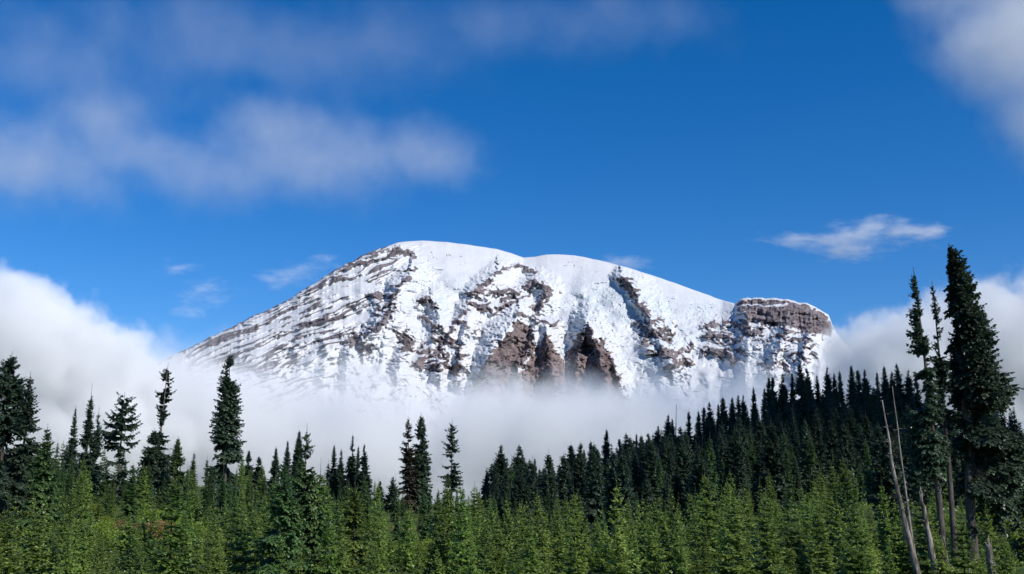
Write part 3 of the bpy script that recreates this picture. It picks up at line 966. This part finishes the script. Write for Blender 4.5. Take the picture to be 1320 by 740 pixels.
special("young_fir_tree", 396, 545, 66, 62, "biggest young fir at the front with a bare pale tip", MID, 80, cat="young fir", group=G_F, profile=[(0, .9), (.15, 1), (.4, .62), (.6, .38), (.8, .16), (.93, .07), (1, .02)], whorl=0.3, per=9, leader=0.08, droop=0.35)
special("young_fir_tree", 366, 592, 62, 48, "broad dark young fir, left neighbour of the biggest front fir", MID, 81, cat="young fir", group=G_F, whorl=0.28, per=9, profile=[(0, .9), (.15, 1), (.5, .6), (.8, .25), (1, .02)])
special("young_fir_tree", 414, 590, 70, 42, "young fir with long thin leader, right neighbour of the biggest front fir", YNG, 82, cat="young fir", group=G_F, whorl=0.28, per=8, leader=0.14, profile=[(0, .9), (.15, 1), (.5, .55), (.8, .2), (1, .02)])
special("young_fir_tree", 458, 618, 84, 32, "sunlit green young fir in front of the central five spires", YNG, 83, cat="young fir", group=G_F, whorl=0.26, per=8, leader=0.1)
special("young_fir_tree", 845, 642, 92, 34, "tall sunlit young fir at the front below the shaded ridge", YNG, 84, cat="young fir", group=G_F, whorl=0.26, per=8, leader=0.09)
special("young_fir_tree", 186, 668, 72, 30, "dark young fir between the two reddish brown autumn patches", MID, 85, cat="young fir", group=G_F, whorl=0.24, per=9)
special("young_fir_tree", 166, 662, 74, 24, "light green young fir left of the dark one between autumn patches", YNG, 86, cat="young fir", group=G_F, whorl=0.24, per=8, leader=0.09)

# the three tall firs and the dead stems on the right
G_R = "tall old firs rising high on the right"
DR = 66.0
special("old_fir_tree", 1177, 344, DR, 28, "leftmost of the three tall right firs, narrow, boughs mostly on its left", OLD, 90, cat="fir tree", group=G_R, lean_px=-8, curve=(0.15, 0), side=(1.15, 0.55), trunk_r=0.24,
        profile=[(0, .05), (.24, .2), (.32, .7), (.42, 1), (.52, .9), (.62, .62), (.72, .5), (.82, .36), (.92, .18), (1, .02)], whorl=0.2, per=12, spray=0.21, ragged=0.42, gaps=12, leader=0.03, bare=0.24, droop=0.7)
special("old_fir_tree", 1201, 360, DR + 1.5, 18, "middle of the three tall right firs, thinnest, gappy, with long bare trunk", OLD, 91, cat="fir tree", group=G_R, lean_px=1, curve=(0.1, 0), side=(0.85, 0.75), trunk_r=0.2,
        profile=[(0, .05), (.36, .2), (.46, .7), (.52, 1), (.58, .5), (.66, .75), (.74, .45), (.85, .5), (.93, .25), (1, .02)], whorl=0.22, per=11, spray=0.21, ragged=0.48, gaps=14, leader=0.03, bare=0.34, droop=0.65)
special("old_fir_tree", 1223, 314, DR + 3, 57, "biggest of the three tall right firs, broad ragged crown widening downward", OLD, 92, cat="fir tree", group=G_R, lean_px=6, side=(0.26, 1.0), curve=(0.2, 0), trunk_r=0.34,
        profile=[(0, .1), (.12, .3), (.22, .6), (.34, .95), (.48, .97), (.58, .8), (.7, .62), (.82, .45), (.92, .28), (.97, .15), (1, .03)], whorl=0.19, per=15, spray=0.22, ragged=0.36, gaps=9, leader=0.012, bare=0.08, droop=0.62, low_dead=0.34, dead=0.09)
special("old_fir_tree", 1245, 341, DR + 5, 50, "second top hidden behind the biggest right fir, on its right side", OLD, 93, cat="fir tree", group=G_R, lean_px=2, side=(0.25, 1.1), trunk_r=0.25,
        profile=[(0, .1), (.12, .4), (.25, .75), (.36, 1), (.48, .9), (.6, .7), (.75, .45), (.88, .22), (1, .02)], whorl=0.2, per=14, spray=0.22, ragged=0.38, gaps=5, leader=0.03, bare=0.1, droop=0.6, low_dead=0.18)
special("fir_tree", 1141, 560, 84, 34, "small dark fir behind the thin leaning dead stem", OLD, 94, cat="fir tree", group=G_R, whorl=0.3, per=9, spray=0.24, gaps=8, profile=[(0, .3), (.25, .6), (.45, 1), (.7, .7), (.9, .3), (1, .05)])
special("fir_tree", 1330, 590, 74, 60, "dark fir half cut off at the right border below the big fir", OLD, 95, cat="fir tree", group=G_R, whorl=0.3, per=11, spray=0.25)


def snag(u0, v0, u1, d, r0, r1, label, seed, jag=True, stubs=10, stub_len=0.35, bend=0.0):
    """a dead stem from its foot under column u1 up to its tip at (u0, v0)"""
    g = np.random.default_rng(seed)
    x1, y1 = foot(u1, d); z1 = float(ground_z(x1, y1))
    tx, ty, tz = at(u0, v0, d)
    V, Q = [], []
    n = 14
    path = []
    for i in range(n):
        t = i / (n - 1)
        path.append(np.array([(tx - x1) * t + bend * math.sin(math.pi * t), 0.03 * math.sin(5 * t), (tz - z1) * t - (0.4 if i == 0 else 0)]) + g.normal(0, r0 * 0.09, 3) * (0 < i < n - 1))
    rr = [(r0 * (1 - t) + r1 * t) * g.uniform(0.88, 1.12) for t in np.linspace(0, 1, n)]
    tube(path, rr, 9, V, Q)
    if jag:                               # splintered end
        for k in range(4):
            a = k * 1.7
            o = path[-1] + np.array([math.cos(a), math.sin(a), 0]) * r1 * 0.5
            tube([o - [0, 0, 0.1], o + np.array([g.normal(0, .04), g.normal(0, .04), g.uniform(.12, .45)])], [r1 * 0.42, r1 * 0.06], 5, V, Q)
    stubs_ = []
    for k in range(stubs):
        t = g.uniform(0.25, 0.97); i = int(t * (n - 1)); o = path[i]
        a = g.uniform(0, 6.28); L = stub_len * g.uniform(0.4, 1.3)
        e = o + np.array([math.cos(a) * L, math.sin(a) * L, g.uniform(-0.3, 0.35) * L])
        rb = max(0.012, rr[i] * 0.25)
        sv, sq = [], []
        tube([o, (o + e) / 2 + [0, 0, g.normal(0, 0.04)], e], [rb, rb * 0.8, rb * 0.35], 5, sv, sq)
        stubs_.append((sv, sq))
    root = bpy.data.objects.new("dead_tree", None); COL.objects.link(root)
    root.location = (x1, y1, z1)
    setp(root, label, "dead tree", "dead stems at the right")
    link_obj("trunk", mesh_np("trunk", V, Q, M_PALE), root)
    for sv, sq in stubs_: link_obj("broken_branch", mesh_np("broken_branch", sv, sq, M_PALE), root)


snag(1137, 516, 1181, 60, 0.19, 0.03, "long thin leaning dead stem with grey bark and broken twigs", 1, False, 44, 0.36, bend=-0.18)
snag(1150, 498, 1179, 60.5, 0.10, 0.012, "slender dead spike rising close beside the long leaning dead stem", 2, False, 26, 0.3, bend=-0.03)
snag(1187, 637, 1205, 56, 0.21, 0.08, "stout pale broken stub leaning left under the tall firs", 3, True, 12, 0.22, bend=-0.03)
snag(1273, 702, 1276, 52, 0.21, 0.15, "short thick pale broken stump with splintered top under the biggest fir", 4, True, 5, 0.2)
snag(1216, 692, 1222, 58, 0.06, 0.03, "thin whitish dead pole standing against the middle fir's trunk", 5, False, 4, 0.15)
snag(1250, 712, 1242, 54, 0.05, 0.02, "thin dead stick leaning right between stump and stout stub", 6, False, 3, 0.12)
snag(872, 521, 873, 436, 0.35, 0.06, "bare dead pole sticking up from the ridge skyline", 7, False, 12, 0.9)
snag(652, 605, 653, 360, 0.22, 0.05, "bare dead pole at the low left start of the ridge", 8, False, 8, 0.7)

# ------------------------------------------------------------------ firs along the ridge skyline, tops read from the photograph
SKY = [(664, 600), (679, 596), (690, 585), (700, 600), (710, 590), (721, 596), (738, 573), (748, 590), (761, 563), (780, 551), (799, 560), (808, 569), (819, 554), (827, 558), (835, 555), (848, 545), (859, 532),
       (866, 537), (886, 524), (899, 528), (908, 518), (914, 516), (924, 515), (933, 507), (942, 509), (950, 505), (957, 507), (971, 496), (982, 494), (990, 483), (997, 478), (1008, 480), (1020, 474), (1030, 463), (1042, 471), (1053, 480),
       (1064, 470), (1073, 478), (1082, 472), (1095, 468), (1107, 470), (1115, 474), (1127, 474), (1139, 468), (1148, 476), (1159, 464), (1168, 474), (1180, 480), (1194, 500), (1210, 512), (1222, 524), (1246, 545), (1262, 556)]
SPECIAL_SKY = {(761, 563): "broad topped dark fir, first to stand clear of the ridge's low end", (859, 532): "broad dark fir left of the bare dead pole on the ridge",
               (1030, 463): "forked topped fir, highest on the ridge below the dark cliff", (1159, 464): "pointed dark fir on the ridge just left of the tall right firs",
               (1222, 524): "small green fir seen in the gap between the tall right firs", (933, 507): "fir on the ridge where it first reaches the foot of the snow"}
for k, (u, v) in enumerate(SKY):
    dcu = float(np.interp(u, CUs, CDs)) - 6
    d = dcu * random.uniform(0.93, 1.0)
    x, y = at(u, v, d)[0], d
    h = at(u, v, d)[2] - float(ground_z(x, y))
    pr = ridge[k % len(ridge)]
    if h < 3: h = 3
    wide = min(1.3, max(0.7, 15 / h * random.uniform(0.75, 1.15)))
    if (u, v) in SPECIAL_SKY: wide *= 1.25
    sec = "low left half" if u < 860 else ("middle stretch below the snow" if u < 1000 else "high right part")
    plant("ridge_fir_tree", pr, x, y, SPECIAL_SKY.get((u, v), f"dark pointed fir on the ridge skyline along its {sec}"), "ridge fir", f"firs on the ridge skyline, {sec}", height=h, wide=wide)

# ------------------------------------------------------------------ the forest on the shaded ridge, below its skyline
taken = []


def free(u, v, mu, mv):
    for a, b in taken:
        if abs(a - u) < mu and abs(b - v) < mv: return False
    taken.append((u, v))
    return True


def spot(u, d):
    x, y = foot(u, d)
    return x, y, row_of(x, y, float(ground_z(x, y)))


cnt = 0
for _ in range(6000):
    if cnt >= 245: break
    u = random.uniform(640, 1300)
    dcu = float(np.interp(u, CUs, CDs))
    d = math.exp(random.uniform(math.log(150), math.log(dcu * 0.97)))
    x, y, v = spot(u, d)
    if 1195 < u < 1262 and d > 200: continue          # the open green slope behind the tall firs
    if not free(u, v, 13, 8): continue
    far = d / dcu
    h = random.uniform(8, 18) * (0.55 + 0.6 * far)
    band = "lower edge" if d < 230 else ("middle of the slope" if d < 340 else "upper slope")
    part = "left" if u < 820 else ("central" if u < 1010 else "right")
    pr = random.choice(ridge) if d > 215 else random.choice(mid + ridge)
    plant("ridge_fir_tree", pr, x, y, f"dark fir in the shaded ridge forest, {part} part, {band}", "ridge fir", f"firs of the shaded ridge forest, {part} part, {band}", height=h, wide=random.uniform(0.85, 1.25))
    cnt += 1

# the rest of the ridge forest: trees beyond counting that fill it between the ones above
def forest_mass():
    g = np.random.default_rng(31)
    lite = []
    for i, r in enumerate((2.1, 2.6, 1.8)):
        _, _, cv, _, ct = make_tree(700 + i, 16.0, r, whorl=0.75, per=9, droop=0.5, spray=0.75, sprayw=0.5, ragged=0.35, leader=0.1, hangp=0.3, profile=SPIRE_P)
        lite.append((cv, ct))
    VV, TT = [], []
    n = 0
    while n < 420:
        u = g.uniform(635, 1330)
        dcu = float(np.interp(u, CUs, CDs))
        d = dcu * g.uniform(0.55, 1.03)
        if 1190 < u < 1262: continue
        x, y = foot(u, d)
        z = float(ground_z(x, y))
        cv, ct = lite[int(g.integers(3))]
        k = g.uniform(0.5, 1.05) * (0.75 if u < 760 else 1.0)
        a = g.uniform(0, 6.28); ca_, sa_ = math.cos(a), math.sin(a)
        w = k * g.uniform(0.8, 1.15)
        VV.append(np.stack([(cv[:, 0] * ca_ - cv[:, 1] * sa_) * w + x, (cv[:, 0] * sa_ + cv[:, 1] * ca_) * w + y, cv[:, 2] * k + z], 1))
        TT.append(ct)
        n += 1
    V = np.concatenate(VV)
    me = mesh_np("ridge_forest", V, np.arange(len(V)).reshape(-1, 4), M_OLD, False)
    fattr(me, "tip", np.concatenate(TT))
    setp(link_obj("ridge_forest", me), "dense dark conifer forest filling the shaded ridge", "forest", kind="stuff")


forest_mass()

# ------------------------------------------------------------------ half grown firs between the young growth and the treeline
taken = []
cnt = 0
for _ in range(6000):
    if cnt >= 190: break
    u = random.uniform(-30, 720)
    dcu = float(np.interp(u, CUs, CDs))
    d = math.exp(random.uniform(math.log(112), math.log(dcu)))
    x, y, v = spot(u, d)
    if not free(u, v, 14, 7): continue
    if 95 < u < 250 and d < 138: continue               # open meadow with autumn shrubs
    h = random.uniform(5.0, 9.0) * (1.2 if d > 220 else 1.0)
    if u > 480 and d > 200: h *= 0.62
    z0 = float(ground_z(x, y))
    part = "below the left spires" if u < 180 else ("around the tall column fir" if u < 330 else ("below the central five spires" if u < 500 else "around the close tall pair"))
    rowp = "nearer row" if d < 185 else "farther row"
    pr = random.choice(mid) if random.random() < 0.75 else random.choice(young)
    plant("half_grown_fir_tree", pr, x, y, f"half grown green fir {part}, {rowp}", "fir tree", f"half grown firs {part}, {rowp}", height=h, wide=random.uniform(0.9, 1.3))
    cnt += 1

# ------------------------------------------------------------------ young firs of the sunlit front slope
taken = []
cnt = 0
LAND = [(-60, 90, "under the bulky dark clump"), (90, 260, "around the reddish brown patches"), (260, 345, "below the tall column fir"), (345, 480, "around the biggest front fir"),
        (480, 620, "below the close tall pair"), (620, 760, "below the low end of the ridge"), (760, 930, "around the tall sunlit young fir"), (930, 1110, "below the middle of the ridge"), (1110, 1400, "around the dead stems")]
for _ in range(9000):
    if cnt >= 285: break
    u = random.uniform(-40, 1360)
    d = math.exp(random.uniform(math.log(50), math.log(150)))
    x, y, v = spot(u, d)
    if v > 800: continue
    mu = 15 * 90 / d
    if not free(u, v, mu, 6.5): continue
    if 130 < u < 262 and d > 86 and random.random() < (0.9 if d < 122 else 0.45): continue
    if 250 < u < 300 and 85 < d < 120: continue
    if (490 < u < 610 or 730 < u < 790) and random.random() < 0.25: continue
    h = random.choice([random.uniform(2.4, 4.2), random.uniform(3.8, 7.0)]) * (1.0 if d > 70 else 0.85)
    if u > 1120: h *= 0.75
    part = next(n for a, b, n in LAND if a <= u < b)
    rowp = "front row" if d < 72 else ("second row" if d < 105 else "back row")
    pr = random.choice(young)
    plant("young_fir_tree", pr, x, y, f"young green fir {part}, {rowp}", "young fir", f"young firs {part}, {rowp}", height=h, wide=random.uniform(0.85, 1.25))
    cnt += 1


def young_mass():
    """small firs beyond counting that close the gaps between the ones above"""
    g = np.random.default_rng(41)
    lite = []
    for i, r in enumerate((0.55, 0.7, 0.8, 0.62)):
        _, _, cv, _, ct = make_tree(720 + i, 3.6, r, whorl=0.3, per=7, droop=0.3, spray=0.2, sprayw=0.42, ragged=0.35, leader=0.14, jit=0.16, hang=0.4, hangp=0.35, up_tip=0.4)
        lite.append((cv, ct))
    VV, TT = [], []
    while len(VV) < 250:
        u = g.uniform(-40, 1360)
        d = math.exp(g.uniform(math.log(52), math.log(165)))
        if 120 < u < 268 and 80 < d < 130: continue
        if u > 1110 and g.uniform() < 0.65: continue
        if (500 < u < 600 or 730 < u < 790) and d < 112: continue
        x, y = foot(u, d)
        cv, ct = lite[int(g.integers(4))]
        k = g.choice([g.uniform(0.35, 0.8), g.uniform(0.8, 1.5)])
        a = g.uniform(0, 6.28); ca_, sa_ = math.cos(a), math.sin(a)
        w = k * g.uniform(0.85, 1.2)
        tx, ty = g.normal(0, 0.03, 2)
        VV.append(np.stack([(cv[:, 0] * ca_ - cv[:, 1] * sa_) * w + x + tx * cv[:, 2], (cv[:, 0] * sa_ + cv[:, 1] * ca_) * w + y + ty * cv[:, 2], cv[:, 2] * k + float(ground_z(x, y))], 1))
        TT.append(np.clip(ct * g.uniform(0.35, 1.1), 0, 1))
    V = np.concatenate(VV)
    me = mesh_np("young_growth", V, np.arange(len(V)).reshape(-1, 4), M_YOUNG, False)
    fattr(me, "tip", np.concatenate(TT))
    setp(link_obj("young_growth", me), "thick growth of small green firs crowding the front slope", "young growth", kind="stuff")


young_mass()


# ------------------------------------------------------------------ shrubs and low growth
def leaf_cloud(g, n, rx, ry, rz, size, lumps=5):
    cs = g.uniform(-0.6, 0.6, (lumps, 3)) * [rx, ry, 0] + np.stack([np.zeros(lumps), np.zeros(lumps), g.uniform(0.35, 0.75, lumps) * rz], -1)
    V, Q, T = [], [], []
    for i in range(n):
        c = cs[g.integers(lumps)]
        p = g.normal(0, 1, 3); p /= np.linalg.norm(p) + 1e-9
        rr = g.uniform(0.5, 1.0) ** 0.5
        p = c + p * rr * np.array([rx, ry, rz]) * 0.5
        if p[2] < 0: p[2] = g.uniform(0, 0.3) * rz
        d = g.normal(0, 1, 3); d /= np.linalg.norm(d); w = np.cross(d, g.normal(0, 1, 3)); w /= np.linalg.norm(w) + 1e-9
        s = size * g.uniform(0.6, 1.4)
        b = len(V)
        V += [p - d * s * 0.6, p + w * s * 0.32, p + d * s * 0.6, p - w * s * 0.32]
        Q.append((b, b + 1, b + 2, b + 3))
        t = min(1.0, max(0.0, g.uniform(0.1, 1.0)))
        T += [t] * 4
    return V, Q, T


def shrub_proto(seed, mat):
    g = np.random.default_rng(seed)
    V, Q, T = leaf_cloud(g, 2200, 1.2, 1.0, 1.4, 0.10)
    me = mesh_np("foliage", V, Q, mat, False); fattr(me, "tip", T)
    sv, sq = [], []
    for k in range(6):
        a = k * 1.05; e = np.array([math.cos(a) * 0.5, math.sin(a) * 0.5, 0.9])
        tube([np.zeros(3), e * 0.5, e], [0.03, 0.022, 0.01], 4, sv, sq)
    return me, mesh_np("stems", sv, sq, M_BARK)


shr = [shrub_proto(500 + i, M_SHRUB) for i in range(4)]
rst = [shrub_proto(520 + i, M_RUST) for i in range(2)]


def shrub(u, d, size, protos, label, group, flat=1.0):
    x, y = foot(u, d)
    fo, stm = random.choice(protos)
    root = bpy.data.objects.new("shrub", None); COL.objects.link(root)
    root.location = (x, y, float(ground_z(x, y)))
    root.scale = (size, size, size * flat); root.rotation_euler = (0, 0, random.uniform(0, 6.28))
    setp(root, label, "shrub", group)
    link_obj("foliage", fo, root); link_obj("stems", stm, root)


shrub(153, 118, 1.5, rst, "reddish brown autumn shrub, left one of three in the meadow opening", "reddish brown autumn shrubs", 0.7)
shrub(176, 122, 1.3, rst, "reddish brown autumn shrub, middle and smallest of three in the meadow opening", "reddish brown autumn shrubs", 0.6)
shrub(205, 116, 1.6, rst, "reddish brown autumn shrub, right one of three in the meadow opening", "reddish brown autumn shrubs", 0.75)
for u, d in [(140, 128), (165, 140), (190, 145), (215, 135), (228, 120), (240, 140), (200, 128), (178, 108), (214, 104), (152, 104), (130, 112), (106, 118), (255, 128), (120, 140), (205, 150), (225, 150), (275, 105), (262, 98), (285, 112)]:
    shrub(u, d, random.uniform(0.9, 1.6), shr, "bright yellow green shrub around the reddish brown autumn patches", "yellow green shrubs of the left opening", random.uniform(0.7, 1.0))
for u, d in [(528, 104), (540, 96), (552, 88), (565, 100), (578, 92), (518, 92), (590, 84), (600, 98), (556, 110), (505, 110)]:
    shrub(u, d, random.uniform(0.75, 1.3), shr, "bright yellow green shrub below the close tall pair of firs", "yellow green shrubs in the middle", random.uniform(0.7, 1.0))
for u, d in [(752, 90), (768, 86), (778, 92), (762, 98), (742, 84), (785, 84), (770, 78), (730, 92)]:
    shrub(u, d, random.uniform(0.75, 1.2), shr, "bright yellow green shrub in the gap below the shaded ridge", "yellow green shrubs under the ridge", random.uniform(0.6, 0.9))
for u, d in [(1062, 74), (1090, 70), (1225, 120), (1232, 100), (1120, 66), (20, 66), (6, 62), (1000, 68), (940, 64), (880, 66), (670, 64), (610, 62), (1240, 90)]:
    shrub(u, d, random.uniform(0.6, 1.0), shr, "low yellow green shrub squeezed between young firs at the front", "low shrubs between the young firs", random.uniform(0.7, 1.0))


def low_growth():
    """seedlings and herbs too many to count on the front slope"""
    g = np.random.default_rng(9)
    n = 70000
    d = np.exp(g.uniform(math.log(38), math.log(330), n))
    u = g.uniform(-80, 1400, n)
    x = (u - 660) / F * cP * d; y = d
    z = ground_z(x, y)
    sz = 0.085 * (d / 60) ** 0.6 * g.uniform(0.6, 1.6, n)
    hgt = 0.6 * np.clip(0.55 + 0.9 * fbm(x / 6, y / 6, 3, 77), 0.05, 1.6) * g.uniform(0, 1, n)
    c = np.stack([x, y, z + hgt], -1)
    dr = g.normal(0, 1, (n, 3)); dr[:, 2] = np.abs(dr[:, 2]) * 0.7; dr /= np.linalg.norm(dr, axis=1)[:, None]
    w = np.cross(dr, g.normal(0, 1, (n, 3))); w /= np.linalg.norm(w, axis=1)[:, None] + 1e-9
    s = sz[:, None]
    V = np.stack([c - dr * s, c + w * s * 0.5, c + dr * s, c - w * s * 0.5], 1).reshape(-1, 3)
    Q = np.arange(n * 4).reshape(n, 4)
    me = mesh_np("undergrowth", V, Q, M_LOW, False)
    fattr(me, "tip", np.repeat(np.clip(0.4 + 0.8 * fbm(x / 14, y / 14, 3, 88) + g.normal(0, .15, n), 0, 1), 4))
    setp(link_obj("undergrowth", me), "low green undergrowth covering the ground between the firs", "undergrowth", kind="stuff")


M_LOW = mat_foliage("undergrowth_leaves", (0.05, 0.09, 0.018), (0.21, 0.28, 0.045), 0.0, 0.3)
low_growth()
